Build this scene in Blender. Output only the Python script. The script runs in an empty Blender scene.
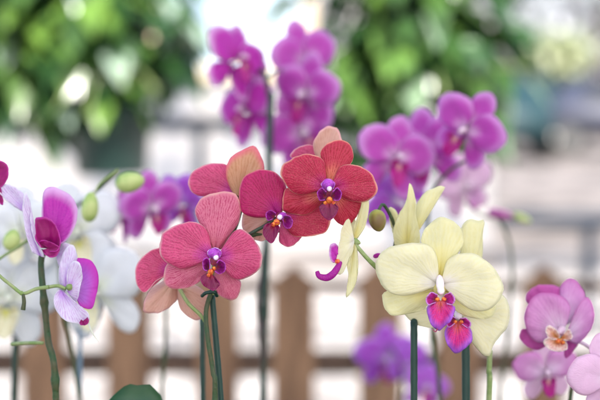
import bpy, bmesh, math, random
from mathutils import Vector, Matrix, Quaternion, noise
R = math.radians
random.seed(7)
scene = bpy.context.scene
col = scene.collection
# ------------------------------------------------------------ camera
CAM_H, PITCH = 1.2, R(4.4)
LENS = 85.0
K = 36.0 / LENS / 600.0            # metres per photo pixel at one metre
cd = bpy.data.cameras.new("camera"); cam = bpy.data.objects.new("camera", cd); col.objects.link(cam)
cam.location = (0, 0, CAM_H); cam.rotation_euler = (R(90) - PITCH, 0, 0)
cd.lens = LENS; cd.sensor_width = 36; cd.clip_start = 0.02; cd.clip_end = 2000
cd.dof.use_dof = True; cd.dof.focus_distance = 0.995; cd.dof.aperture_fstop = 4.0
scene.camera = cam
# ------------------------------------------------------------ sky, sun, exposure
SUN_EL, SUN_AZ = 52.0, 162.0       # azimuth clockwise from +Y: high behind the camera, a little right
w = bpy.data.worlds.new("World"); scene.world = w; w.use_nodes = True
nt = w.node_tree; bg = nt.nodes["Background"]
sky = nt.nodes.new("ShaderNodeTexSky"); sky.sky_type = 'NISHITA'; sky.sun_disc = False
sky.sun_elevation = R(SUN_EL); sky.sun_rotation = R(SUN_AZ); sky.dust_density = 3.0
nt.links.new(sky.outputs[0], bg.inputs[0]); bg.inputs[1].default_value = 0.15
sd = bpy.data.lights.new("sun", 'SUN'); sun = bpy.data.objects.new("sun", sd); col.objects.link(sun)
sd.energy = 5.0; sd.angle = R(0.5); sd.color = (1, 0.95, 0.88)
a, e = R(SUN_AZ), R(SUN_EL)
sdir = Vector((math.sin(a) * math.cos(e), math.cos(a) * math.cos(e), math.sin(e)))
sun.rotation_euler = sdir.to_track_quat('Z', 'Y').to_euler()
scene.view_settings.view_transform = 'Standard'; scene.view_settings.look = 'None'
scene.view_settings.exposure = 1.5; scene.view_settings.gamma = 1
scene.cycles.max_bounces = 10; scene.cycles.transmission_bounces = 8; scene.cycles.diffuse_bounces = 5
scene.cycles.sample_clamp_indirect = 6

CR = Matrix.Rotation(R(90) - PITCH, 4, 'X')
def P(px, py, D):
    "world point seen at photo pixel (px, py), D metres along the lens axis"
    return CR @ Vector(((px - 300) * K * D, -(py - 200) * K * D, -D)) + Vector((0, 0, CAM_H))

# ------------------------------------------------------------ object helpers
def tag(o, label=None, cat=None, group=None, kind=None):
    if label: o["label"] = label
    if cat: o["category"] = cat
    if group: o["group"] = group
    if kind: o["kind"] = kind
    return o
def empty(name, loc, label, cat, group=None):
    o = bpy.data.objects.new(name, None); col.objects.link(o); o.location = loc
    o.empty_display_size = 0.05
    return tag(o, label, cat, group)
def mesh_obj(name, bm, mat, parent=None, smooth=True, solid=0, loc=None):
    me = bpy.data.meshes.new(name)
    bmesh.ops.recalc_face_normals(bm, faces=bm.faces)
    bm.to_mesh(me); bm.free()
    if smooth:
        for p in me.polygons: p.use_smooth = True
    for m in (mat if isinstance(mat, (list, tuple)) else [mat]): me.materials.append(m)
    o = bpy.data.objects.new(name, me); col.objects.link(o)
    if parent: o.parent = parent
    if loc is not None: o.location = loc
    if solid:
        s = o.modifiers.new("thickness", 'SOLIDIFY'); s.thickness = solid; s.offset = 0
    return o
def box(bm, c, s, rot=None):
    g = bmesh.ops.create_cube(bm, size=1)
    M = Matrix.Translation(c) @ (rot if rot else Matrix.Identity(4)) @ Matrix.Diagonal((*s, 1))
    bmesh.ops.transform(bm, matrix=M, verts=g['verts'])
    return g['verts']
def crom(pts, n, closed=False):
    "resample a Catmull-Rom spline through pts by arc length"
    pts = [Vector(p) for p in pts]
    N = len(pts); out = []
    segs = N if closed else N - 1
    for i in range(segs):
        if closed: p0, p1, p2, p3 = pts[(i-1) % N], pts[i], pts[(i+1) % N], pts[(i+2) % N]
        else:
            p0 = pts[i-1] if i > 0 else pts[0] * 2 - pts[1]
            p1, p2 = pts[i], pts[i+1]
            p3 = pts[i+2] if i + 2 < N else pts[-1] * 2 - pts[-2]
        for j in range(10):
            t = j / 10
            out.append(0.5 * ((2*p1) + (p2-p0)*t + (2*p0-5*p1+4*p2-p3)*t*t + (3*p1-p0-3*p2+p3)*t*t*t))
    if not closed: out.append(pts[-1])
    L = [0]
    for i in range(1, len(out)): L.append(L[-1] + (out[i] - out[i-1]).length)
    res = []; k = 0
    for i in range(n + 1):
        d = L[-1] * i / n
        while k < len(L) - 2 and L[k+1] < d: k += 1
        f = (d - L[k]) / max(1e-9, L[k+1] - L[k])
        res.append(out[k].lerp(out[k+1], min(1, max(0, f))))
    return res
def tube(bm, pts, rad, n=None, seg=10, nodes=(), rough=0.0):
    n = n or max(8, len(pts) * 6)
    c = crom(pts, n); rings = []
    up = Vector((0.13, 1, 0.21)).normalized()
    for i, p in enumerate(c):
        t = (c[min(i+1, n)] - c[max(i-1, 0)]).normalized()
        s = t.cross(up)
        if s.length < 1e-4: s = t.orthogonal()
        s.normalize(); u = s.cross(t)
        f = i / n
        r = rad(f) if callable(rad) else rad
        for nd in nodes: r *= 1 + 0.45 * math.exp(-((f - nd) / 0.012) ** 2)
        if rough: r *= 1 + rough * noise.noise(p * 300)
        rings.append([bm.verts.new(p + (s * math.cos(2*math.pi*j/seg) + u * math.sin(2*math.pi*j/seg)) * r) for j in range(seg)])
    for i in range(n):
        for j in range(seg):
            bm.faces.new((rings[i][j], rings[i][(j+1) % seg], rings[i+1][(j+1) % seg], rings[i+1][j]))
    bm.faces.new(rings[0]); bm.faces.new(list(reversed(rings[-1])))
def blob(bm, c, axis, rl, rw, sub=2, pinch=0.0, flat=1.0):
    "egg-shaped ellipsoid along axis"
    g = bmesh.ops.create_icosphere(bm, subdivisions=sub, radius=1)
    q = Vector(axis).normalized().to_track_quat('Z', 'Y').to_matrix()
    for v in g['verts']:
        z = v.co.z
        k = 1 - pinch * (z * 0.5 + 0.5)
        v.co = Vector(c) + q @ Vector((v.co.x * rw * k, v.co.y * rw * k * flat, z * rl))
def lathe(bm, prof, c, seg=40):
    rings = []
    for r, z in prof:
        rings.append([bm.verts.new((c[0] + r*math.cos(2*math.pi*j/seg), c[1] + r*math.sin(2*math.pi*j/seg), c[2] + z)) for j in range(seg)])
    for i in range(len(rings) - 1):
        for j in range(seg):
            bm.faces.new((rings[i][j], rings[i][(j+1) % seg], rings[i+1][(j+1) % seg], rings[i+1][j]))
    return rings

# ------------------------------------------------------------ materials
def node_mat(name):
    m = bpy.data.materials.new(name); m.use_nodes = True
    n = m.node_tree.nodes; l = m.node_tree.links
    return m, n, l, n["Principled BSDF"], n["Material Output"]
def rgb(c): return (*c, 1)
def mixc(n, l, fac, a, b, mode='MIX'):
    x = n.new("ShaderNodeMix"); x.data_type = 'RGBA'; x.blend_type = mode
    for sock, v in ((0, fac), (6, a), (7, b)):
        if isinstance(v, (float, int)): x.inputs[sock].default_value = v
        elif isinstance(v, tuple): x.inputs[sock].default_value = rgb(v)
        else: l.new(v, x.inputs[sock])
    return x.outputs[2]
def ramp(n, l, src, p0, p1, v0=0.0, v1=1.0, smooth=True):
    x = n.new("ShaderNodeMapRange"); x.interpolation_type = 'SMOOTHSTEP' if smooth else 'LINEAR'
    l.new(src, x.inputs[0])
    for i, v in enumerate((p0, p1, v0, v1)): x.inputs[i+1].default_value = v
    return x.outputs[0]
def mathn(n, l, op, a, b=0.0):
    x = n.new("ShaderNodeMath"); x.operation = op
    for i, v in enumerate((a, b)):
        if isinstance(v, (float, int)): x.inputs[i].default_value = v
        else: l.new(v, x.inputs[i])
    return x.outputs[0]
def simple(name, c1, c2=None, scale=20, rough=0.6, spec=0.4, bump=0.0, metal=0.0, detail=4, stretch=(1,1,1)):
    m, n, l, b, out = node_mat(name)
    tc = n.new("ShaderNodeTexCoord"); mp = n.new("ShaderNodeMapping"); mp.inputs[3].default_value = stretch
    l.new(tc.outputs["Object"], mp.inputs[0])
    nz = n.new("ShaderNodeTexNoise"); nz.inputs["Scale"].default_value = scale; nz.inputs["Detail"].default_value = detail
    l.new(mp.outputs[0], nz.inputs["Vector"])
    f = ramp(n, l, nz.outputs[0], 0.35, 0.65)
    l.new(mixc(n, l, f, c1, c2 or tuple(x*0.8 for x in c1)), b.inputs["Base Color"])
    b.inputs["Roughness"].default_value = rough; b.inputs["Specular IOR Level"].default_value = spec; b.inputs["Metallic"].default_value = metal
    if bump:
        bp = n.new("ShaderNodeBump"); bp.inputs["Strength"].default_value = bump; bp.inputs["Distance"].default_value = 0.01
        l.new(nz.outputs[0], bp.inputs["Height"]); l.new(bp.outputs[0], b.inputs["Normal"])
    return m
def petal_mat(name, base, center, edge, vein, vamt=0.5, edge_w=0.06, trans=0.35, c_to=0.5, rough=0.38, speck=0.25, vfreq=26, hole=None, patch=None):
    m, n, l, b, out = node_mat(name)
    uv = n.new("ShaderNodeUVMap"); sep = n.new("ShaderNodeSeparateXYZ"); l.new(uv.outputs[0], sep.inputs[0])
    s, t = sep.outputs[0], sep.outputs[1]
    tc = n.new("ShaderNodeTexCoord")
    # big soft variation
    nb = n.new("ShaderNodeTexNoise"); nb.inputs["Scale"].default_value = 55; nb.inputs["Detail"].default_value = 3
    l.new(tc.outputs["Object"], nb.inputs["Vector"])
    # veins run from the claw to the rim and double half way out
    wob = n.new("ShaderNodeTexNoise"); wob.inputs["Scale"].default_value = 130; wob.inputs["Detail"].default_value = 3; l.new(tc.outputs["Object"], wob.inputs["Vector"])
    sw = mathn(n, l, 'ADD', s, mathn(n, l, 'MULTIPLY', mathn(n, l, 'SUBTRACT', wob.outputs[0], 0.5), 0.075))
    tri1 = mathn(n, l, 'PINGPONG', mathn(n, l, 'MULTIPLY', sw, float(vfreq)), 0.5)
    tri2 = mathn(n, l, 'PINGPONG', mathn(n, l, 'ADD', mathn(n, l, 'MULTIPLY', sw, float(vfreq)), 0.5), 0.5)
    l1 = ramp(n, l, tri1, 0.04, 0.24, 1.0, 0.0)
    l2 = mathn(n, l, 'MULTIPLY', ramp(n, l, tri2, 0.03, 0.2, 1.0, 0.0), ramp(n, l, t, 0.35, 0.6, 0.0, 0.85))
    brk = n.new("ShaderNodeTexNoise"); brk.inputs["Scale"].default_value = 420; brk.inputs["Detail"].default_value = 2; l.new(tc.outputs["Object"], brk.inputs["Vector"])
    vein_f = mathn(n, l, 'MULTIPLY', mathn(n, l, 'MAXIMUM', l1, l2), ramp(n, l, brk.outputs[0], 0.32, 0.6, 0.25, 1.0))
    fade = ramp(n, l, t, 0.86, 0.99, 1.0, 0.25)
    cfac = ramp(n, l, mathn(n, l, 'ADD', t, mathn(n, l, 'MULTIPLY', mathn(n, l, 'SUBTRACT', nb.outputs[0], 0.5), 0.35)), 0.05, c_to)
    c = mixc(n, l, cfac, center, base)
    c = mixc(n, l, ramp(n, l, nb.outputs[0], 0.35, 0.7, 0.0, 0.35), c, tuple(min(1, x*0.72+0.02) for x in base))
    if patch: c = mixc(n, l, ramp(n, l, nb.outputs[0], 0.47, 0.60), c, patch)
    c = mixc(n, l, mathn(n, l, 'MULTIPLY', mathn(n, l, 'MULTIPLY', vein_f, fade), vamt), c, vein)
    # fine cell sparkle
    ns = n.new("ShaderNodeTexNoise"); ns.inputs["Scale"].default_value = 1400; ns.inputs["Detail"].default_value = 2
    l.new(tc.outputs["Object"], ns.inputs["Vector"])
    c = mixc(n, l, ramp(n, l, ns.outputs[0], 0.5, 0.72, 0.0, speck), c, edge)
    ef = ramp(n, l, mathn(n, l, 'ADD', t, mathn(n, l, 'MULTIPLY', mathn(n, l, 'SUBTRACT', nb.outputs[0], 0.5), 0.08)), 1 - edge_w, 1.0)
    c = mixc(n, l, ef, c, edge)
    l.new(c, b.inputs["Base Color"])
    b.inputs["Roughness"].default_value = rough; b.inputs["Specular IOR Level"].default_value = 0.35
    b.inputs["Sheen Weight"].default_value = 0.12; b.inputs["Sheen Roughness"].default_value = 0.4
    bp = n.new("ShaderNodeBump"); bp.inputs["Strength"].default_value = 0.35; bp.inputs["Distance"].default_value = 0.0006
    hsum = mathn(n, l, 'ADD', mathn(n, l, 'MULTIPLY', vein_f, -0.7), mathn(n, l, 'MULTIPLY', ns.outputs[0], 0.35))
    l.new(hsum, bp.inputs["Height"]); l.new(bp.outputs[0], b.inputs["Normal"])
    tr = n.new("ShaderNodeBsdfTranslucent"); l.new(c, tr.inputs[0])
    mx = n.new("ShaderNodeMixShader"); mx.inputs[0].default_value = trans
    l.new(b.outputs[0], mx.inputs[1]); l.new(tr.outputs[0], mx.inputs[2]); l.new(mx.outputs[0], out.inputs[0])
    return m
def leaf_mat(name, c1, c2, rough=0.35, trans=0.25, scale=9, odd=None):
    m, n, l, b, out = node_mat(name)
    tc = n.new("ShaderNodeTexCoord")
    nz = n.new("ShaderNodeTexNoise"); nz.inputs["Scale"].default_value = scale; nz.inputs["Detail"].default_value = 3
    l.new(tc.outputs["Object"], nz.inputs["Vector"])
    at = n.new("ShaderNodeAttribute"); at.attribute_name = "tone"
    f = ramp(n, l, mathn(n, l, 'ADD', mathn(n, l, 'MULTIPLY', nz.outputs[0], 0.6), mathn(n, l, 'MULTIPLY', at.outputs["Fac"], 0.6)), 0.3, 0.85)
    c = mixc(n, l, f, c1, c2)
    if odd: c = mixc(n, l, ramp(n, l, at.outputs["Fac"], 0.84, 0.86), c, odd)
    l.new(c, b.inputs["Base Color"]); b.inputs["Roughness"].default_value = rough
    tr = n.new("ShaderNodeBsdfTranslucent"); l.new(c, tr.inputs[0])
    mx = n.new("ShaderNodeMixShader"); mx.inputs[0].default_value = trans
    l.new(b.outputs[0], mx.inputs[1]); l.new(tr.outputs[0], mx.inputs[2]); l.new(mx.outputs[0], out.inputs[0])
    return m
M = {}
M['coral']  = petal_mat('coral_petal', (0.76, 0.10, 0.27), (0.62, 0.05, 0.44), (0.90, 0.50, 0.54), (0.40, 0.004, 0.085), 0.6, 0.05, vfreq=19, speck=0.2, trans=0.42)
M['red']    = petal_mat('red_petal', (0.62, 0.028, 0.10), (0.60, 0.03, 0.24), (0.92, 0.46, 0.36), (0.32, 0.0, 0.02), 0.65, 0.05, vfreq=18, speck=0.2, trans=0.42)
M['deep']   = petal_mat('deep_pink_petal', (0.56, 0.012, 0.15), (0.48, 0.01, 0.24), (0.84, 0.24, 0.30), (0.30, 0.0, 0.05), 0.6, 0.04, vfreq=20, speck=0.15, trans=0.4)
M['corals'] = petal_mat('coral_sepal', (0.74, 0.21, 0.33), (0.62, 0.14, 0.22), (0.90, 0.50, 0.48), (0.50, 0.015, 0.12), 0.8, 0.06, vfreq=22, speck=0.25, trans=0.42)
M['reds']   = petal_mat('red_sepal', (0.58, 0.032, 0.085), (0.80, 0.26, 0.15), (0.88, 0.38, 0.28), (0.38, 0.002, 0.02), 0.85, 0.04, vfreq=15, c_to=0.6, speck=0.12)
M['peach']  = petal_mat('peach_sepal_back', (0.80, 0.50, 0.40), (0.75, 0.52, 0.34), (0.85, 0.48, 0.48), (0.66, 0.30, 0.24), 0.45, 0.10, vfreq=12, speck=0.1)
M['tan']    = petal_mat('tan_sepal_back', (0.74, 0.42, 0.25), (0.68, 0.45, 0.26), (0.80, 0.20, 0.26), (0.56, 0.24, 0.10), 0.6, 0.22, vfreq=12, speck=0.1)
M['liplobe']= petal_mat('magenta_lip', (0.20, 0.0, 0.06), (0.42, 0.03, 0.06), (0.30, 0.005, 0.13), (0.10, 0.0, 0.03), 0.5, 0.05, trans=0.15, speck=0.04, rough=0.3, vfreq=9)
M['lipside']= petal_mat('violet_side_lobe', (0.27, 0.003, 0.17), (0.65, 0.10, 0.07), (0.46, 0.05, 0.46), (0.16, 0.0, 0.09), 0.7, 0.1, trans=0.2, speck=0.05, rough=0.3, vfreq=8)
M['column'] = petal_mat('violet_column', (0.50, 0.06, 0.58), (0.50, 0.06, 0.58), (0.75, 0.45, 0.85), (0.40, 0.02, 0.5), 0.4, 0.05, trans=0.2, speck=0.3)
M['cap'] = simple('white_anther_cap', (0.86, 0.78, 0.88), (0.76, 0.55, 0.82), 400, 0.3)
M['callus'] = simple('orange_callus', (0.85, 0.30, 0.03), (0.55, 0.02, 0.04), 700, 0.4, bump=0.3)
M['yellow'] = petal_mat('cream_yellow_petal', (0.92, 0.885, 0.66), (0.90, 0.86, 0.82), (0.90, 0.89, 0.64), (0.85, 0.79, 0.36), 0.25, 0.03, trans=0.5, vfreq=14, c_to=0.42, speck=0.15)
M['yellows']= petal_mat('pale_yellow_sepal', (0.90, 0.865, 0.57), (0.86, 0.78, 0.30), (0.90, 0.88, 0.60), (0.80, 0.73, 0.26), 0.28, 0.04, trans=0.5, vfreq=12, c_to=0.7, speck=0.12)
M['ycol']   = simple('white_pink_column', (0.87, 0.83, 0.76), (0.78, 0.64, 0.76), 160, 0.35, bump=0.1)
M['ylip']   = petal_mat('crimson_violet_lip', (0.78, 0.02, 0.24), (0.70, 0.14, 0.06), (0.45, 0.13, 0.72), (0.40, 0.01, 0.24), 0.7, 0.38, trans=0.3, vfreq=10, c_to=0.5, speck=0.35, rough=0.4)
M['ylips']  = petal_mat('speckled_side_lobe', (0.50, 0.02, 0.34), (0.80, 0.30, 0.12), (0.70, 0.30, 0.75), (0.55, 0.01, 0.12), 0.9, 0.15, trans=0.2, vfreq=20, speck=0.1, rough=0.35)
M['lilac']  = petal_mat('lilac_white_petal', (0.83, 0.76, 0.90), (0.62, 0.34, 0.80), (0.88, 0.86, 0.92), (0.55, 0.20, 0.60), 0.5, 0.06, vfreq=13, speck=0.06, trans=0.45, c_to=0.6)
M['violetc'] = petal_mat('violet_blend_petal', (0.62, 0.20, 0.74), (0.84, 0.78, 0.90), (0.66, 0.05, 0.56), (0.5, 0.08, 0.6), 0.3, 0.5, vfreq=11, speck=0.08, trans=0.5)
M['magenta']= petal_mat('bright_magenta_petal', (0.66, 0.045, 0.54), (0.50, 0.01, 0.34), (0.84, 0.55, 0.84), (0.46, 0.01, 0.42), 0.4, 0.26, vfreq=12, speck=0.1, trans=0.5)
M['wine']   = petal_mat('wine_lip', (0.34, 0.0, 0.15), (0.24, 0.0, 0.09), (0.50, 0.03, 0.32), (0.18, 0.0, 0.06), 0.5, 0.08, trans=0.2, speck=0.05, rough=0.3)
M['white']  = petal_mat('white_petal', (0.86, 0.87, 0.88), (0.84, 0.86, 0.72), (0.88, 0.88, 0.90), (0.75, 0.78, 0.74), 0.2, 0.04, trans=0.4, speck=0.05)
M['wlip']   = petal_mat('green_yellow_lip', (0.84, 0.84, 0.62), (0.62, 0.62, 0.08), (0.86, 0.84, 0.66), (0.70, 0.45, 0.05), 0.5, 0.1, trans=0.2)
M['pink']   = petal_mat('soft_mauve_petal', (0.74, 0.34, 0.66), (0.84, 0.68, 0.82), (0.64, 0.20, 0.52), (0.60, 0.20, 0.54), 0.35, 0.12, vfreq=14, speck=0.1, c_to=0.9, trans=0.42)
M['pinkd']  = petal_mat('dark_mauve_sepal', (0.60, 0.10, 0.42), (0.62, 0.2, 0.5), (0.60, 0.15, 0.45), (0.4, 0.03, 0.3), 0.4, 0.08, speck=0.08)
M['pinkp']  = petal_mat('pale_pink_petal', (0.82, 0.56, 0.74), (0.84, 0.68, 0.78), (0.82, 0.50, 0.70), (0.70, 0.38, 0.60), 0.3, 0.05, speck=0.08)
M['dlip']   = petal_mat('orange_striped_lip', (0.84, 0.72, 0.66), (0.80, 0.36, 0.02), (0.85, 0.75, 0.70), (0.55, 0.03, 0.05), 0.9, 0.06, vfreq=12, trans=0.2, c_to=0.9, speck=0.05)
M['purple'] = petal_mat('purple_petal', (0.66, 0.11, 0.58), (0.84, 0.60, 0.80), (0.78, 0.40, 0.78), (0.50, 0.02, 0.44), 0.5, 0.3, vfreq=12, speck=0.1, trans=0.5)
M['purpleb']= petal_mat('blue_violet_petal', (0.62, 0.16, 0.72), (0.70, 0.42, 0.82), (0.68, 0.38, 0.84), (0.42, 0.05, 0.64), 0.4, 0.2, speck=0.08, trans=0.5)
M['plip']   = petal_mat('deep_purple_lip', (0.45, 0.0, 0.22), (0.75, 0.40, 0.35), (0.5, 0.02, 0.35), (0.3, 0.0, 0.15), 0.5, 0.1, trans=0.15)
M['stem']   = simple('green_flower_stem', (0.022, 0.06, 0.016), (0.055, 0.06, 0.022), 140, 0.45, bump=0.25)
M['stemd']  = simple('dark_flower_stem', (0.03, 0.06, 0.03), (0.06, 0.03, 0.035), 120, 0.45, bump=0.15)
M['steml']  = simple('pale_green_stem', (0.17, 0.26, 0.07), (0.26, 0.31, 0.13), 120, 0.45, bump=0.1)
M['stake']  = simple('dark_green_stake', (0.004, 0.030, 0.021), (0.006, 0.04, 0.027), 60, 0.4, bump=0.05)
M['bluestake'] = simple('grey_blue_stake', (0.12, 0.2, 0.3), (0.15, 0.25, 0.33), 60, 0.4)
M['bud']    = simple('green_bud', (0.26, 0.40, 0.09), (0.46, 0.54, 0.20), 60, 0.4, bump=0.05)
M['budo']   = simple('olive_bud', (0.34, 0.36, 0.05), (0.16, 0.10, 0.04), 45, 0.4, bump=0.05)
M['oleaf']  = leaf_mat('orchid_leaf', (0.015, 0.07, 0.02), (0.03, 0.11, 0.035), 0.35, 0.12)
M['basket_leaf'] = leaf_mat('basket_leaf', (0.025, 0.07, 0.022), (0.17, 0.31, 0.055), 0.22, 0.4, 7, (0.34, 0.46, 0.36))
M['basket_leaf2'] = leaf_mat('trailing_leaf', (0.025, 0.07, 0.022), (0.14, 0.27, 0.055), 0.22, 0.4, 7, (0.26, 0.38, 0.24))
M['pot']    = simple('green_plastic', (0.018, 0.045, 0.037), (0.03, 0.06, 0.052), 8, 0.4)
M['wpot']   = simple('white_plastic', (0.7, 0.7, 0.68), (0.6, 0.6, 0.58), 8, 0.4)
M['terra']  = simple('terracotta', (0.42, 0.16, 0.08), (0.34, 0.12, 0.06), 30, 0.8, bump=0.1)
M['bark']   = simple('bark_chips', (0.09, 0.05, 0.03), (0.03, 0.02, 0.015), 90, 0.9, bump=0.8)
M['wood']   = simple('weathered_brown_wood', (0.27, 0.15, 0.08), (0.15, 0.08, 0.042), 9, 0.75, bump=0.2, stretch=(6, 6, 0.8))
M['wood2']  = simple('dark_brown_rail', (0.12, 0.07, 0.045), (0.07, 0.042, 0.028), 6, 0.75, bump=0.2, stretch=(0.6, 6, 6))
M['bench']  = simple('grey_timber', (0.22, 0.19, 0.16), (0.15, 0.13, 0.11), 7, 0.8, bump=0.2, stretch=(0.5, 6, 6))
M['steel']  = simple('blue_grey_steel', (0.008, 0.015, 0.028), (0.012, 0.02, 0.035), 12, 0.6)
M['wire']   = simple('hanger_wire', (0.25, 0.25, 0.25), (0.2, 0.2, 0.2), 12, 0.4, metal=0.8)
M['wall']   = simple('white_painted_block', (0.33, 0.317, 0.312), (0.12, 0.132, 0.16), 2.2, 0.8, bump=0.05, detail=7)
M['cream']  = simple('cream_trim', (0.62, 0.52, 0.36), (0.55, 0.45, 0.30), 3, 0.7)
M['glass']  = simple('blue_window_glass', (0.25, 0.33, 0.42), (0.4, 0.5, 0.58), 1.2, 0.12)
M['concrete'] = simple('pale_concrete', (0.37, 0.35, 0.335), (0.17, 0.155, 0.145), 3.2, 0.9, bump=0.05, detail=7)
M['gravel'] = simple('pinkish_gravel', (0.215, 0.19, 0.178), (0.05, 0.042, 0.039), 1.9, 0.95, bump=0.3, detail=8)
M['kerb']   = simple('dark_kerb_stone', (0.12, 0.12, 0.13), (0.08, 0.08, 0.09), 9, 0.9)

# ------------------------------------------------------------ petals
seedc = [0]
def fan(bm, outline, base, zf, nr=12, na=40, close=True):
    """petal: a fan of rays from base (x,y) to a smoothed outline; zf(s,t,x,y) gives the height towards the viewer.
    UV = (ray, distance) so veins follow the rays."""
    uvl = bm.loops.layers.uv.verify()
    oc = crom([Vector((p[0], p[1], 0)) for p in outline], na)
    B = Vector((base[0], base[1], 0))
    seedc[0] += 1; q_ = seedc[0] * 5.3
    L_ = max((p - B).length for p in oc)
    for j in range(na + 1):
        s = j / na; e_ = (oc[j] - B)
        if e_.length > 1e-6:
            oc[j] = oc[j] + e_.normalized() * L_ * math.sin(math.pi * s) * (0.035 * noise.noise(Vector((s * 7, q_, 0))) + 0.022 * noise.noise(Vector((s * 19, q_, 3))))
    grid = []
    for j in range(na + 1):
        s = j / na; ray = []
        for i in range(nr + 1):
            t = (i / nr) ** 0.85
            p = B.lerp(oc[j], t * 0.985 + 0.015)
            ray.append(bm.verts.new((p.x, p.y, zf(s, t, p.x, p.y))))
        grid.append(ray)
    for j in range(na):
        for i in range(nr):
            f = bm.faces.new((grid[j][i], grid[j][i+1], grid[j+1][i+1], grid[j+1][i]))
            for lp, (a_, b_) in zip(f.loops, ((j, i), (j, i+1), (j+1, i+1), (j+1, i))):
                lp[uvl].uv = (a_ / na, (b_ / nr) ** 0.85)
def zfun(z0=0.0, tip=0.0, cup=0.004, ripple=0.0010, groove=0.0008, side=0.0, curl=0.0, scale=1.0):
    """z0 height of base; tip height gained towards the tip; cup: how far the two sides fall back (negative = rise);
    side: tilt left/right; curl: rim recurving"""
    seedc[0] += 1; sd_ = seedc[0] * 3.71
    def f(s, t, x, y):
        c = 2 * s - 1
        z = z0 + tip * t - cup * (c * c) * t ** 1.3 + side * c * t - curl * t ** 5
        z += ripple * 2.2 * noise.noise(Vector((s * 5 + sd_, t * 2, 0))) * t ** 1.5
        z += ripple * math.sin(s * 17 + sd_) * t ** 4 * 0.7
        z += ripple * 1.6 * noise.noise(Vector((s * 16 + sd_, t * 3, 5))) * t ** 3
        z -= groove * math.exp(-(c / 0.09) ** 2) * (1 - t * 0.6)
        z += groove * 0.6 * math.exp(-((abs(c) - 0.35) / 0.12) ** 2) * math.sin(min(1, t) * math.pi)
        return z * scale
    return f
THICK = 0.00055
class Flower:
    """flower centred on a photo pixel at depth D; all petals are traced about that centre and get real depth"""
    def __init__(self, plant, cx, cy, D, label=None):
        self.cx, self.cy, self.k = cx, cy, K * D
        self.D = D
        bm = bmesh.new()
        self.bm = bm; self.plant = plant; self.kids = []; self.label = label
        self.loc = P(cx, cy, D) - Vector(plant.location)
    def xy(self, p): return ((p[0] - self.cx) * self.k, -(p[1] - self.cy) * self.k)
    def core(self, p, z, axis, rl, rw, pinch=0.3):
        x, y = self.xy(p); blob(self.bm, (x, y, z), axis, rl, rw, 3, pinch)
    def core_tube(self, pts, rad):
        tube(self.bm, [(*self.xy(p[:2]), p[2]) for p in pts], rad)
    def throat(self, p, m_, r=4.2):
        self.bump('throat', [(p, 0.5*mm, (0, 0, 1), 2*mm, r*mm)], m_)
    def finish(self, mat):
        uvl = self.bm.loops.layers.uv.verify()
        o = mesh_obj('flower', self.bm, mat, self.plant)
        o.location = self.loc; o.rotation_euler = cam.rotation_euler
        if self.label: o['label'] = self.label
        self.o = o
        for k in self.kids: k.parent = o
        return o
    def petal(self, name, outline, base, mat, solid=THICK, **kw):
        bm = bmesh.new()
        fan(bm, [self.xy(p) for p in outline], self.xy(base), zfun(**kw))
        o = mesh_obj(name, bm, mat, None, True, solid); self.kids.append(o); return o
    def lobe_tube(self, name, pts, rad, mat):
        bm = bmesh.new(); bm.loops.layers.uv.verify()
        tube(bm, [(*self.xy(p[:2]), p[2]) for p in pts], rad)
        o = mesh_obj(name, bm, mat); self.kids.append(o); return o
    def bump(self, name, items, mat):
        bm = bmesh.new()
        for p, z, ax, rl, rw in items:
            x, y = self.xy(p); blob(bm, (x, y, z), ax, rl, rw, 2, 0.2)
        o = mesh_obj(name, bm, mat); self.kids.append(o); return o
mm = 0.001
# ------------------------------------------------------------ stems, pots
def stem(plant, name, pts, r0, r1, mat, nodes=()):
    bm = bmesh.new()
    loc = Vector(plant.location)
    tube(bm, [P(*p) - loc if p[2] > 0.5 and len(p) == 3 else Vector(p[:3]) - loc for p in pts], lambda f: r0 + (r1 - r0) * f, n=len(pts) * 14, nodes=nodes, rough=0.08)
    return mesh_obj(name, bm, mat, plant)
BENCH = 0.66
def strap_leaf(plant, ang, length, width, z0, rise, droop, mat):
    bm = bmesh.new(); na, nb_ = 22, 8
    d = Vector((math.cos(ang), math.sin(ang), 0)); sdv = Vector((-d.y, d.x, 0)); g = []
    for i in range(na + 1):
        t = i / na
        wd = width * (math.sin(math.pi * min(1, t * 0.93 + 0.05)) ** 0.55)
        c = d * (0.012 + length * t) + Vector((0, 0, z0 + rise * math.sin(t * 1.9) - droop * t * t))
        g.append([bm.verts.new(c + sdv * (wd * 0.5 * (2*j/nb_ - 1)) + Vector((0, 0, 0.18 * wd * (2*j/nb_ - 1) ** 2 * (1 - t * 0.5)))) for j in range(nb_ + 1)])
    for i in range(na):
        for j in range(nb_):
            bm.faces.new((g[i][j], g[i+1][j], g[i+1][j+1], g[i][j+1]))
    return mesh_obj('leaf', bm, mat, plant, True, 0.0018)
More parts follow.
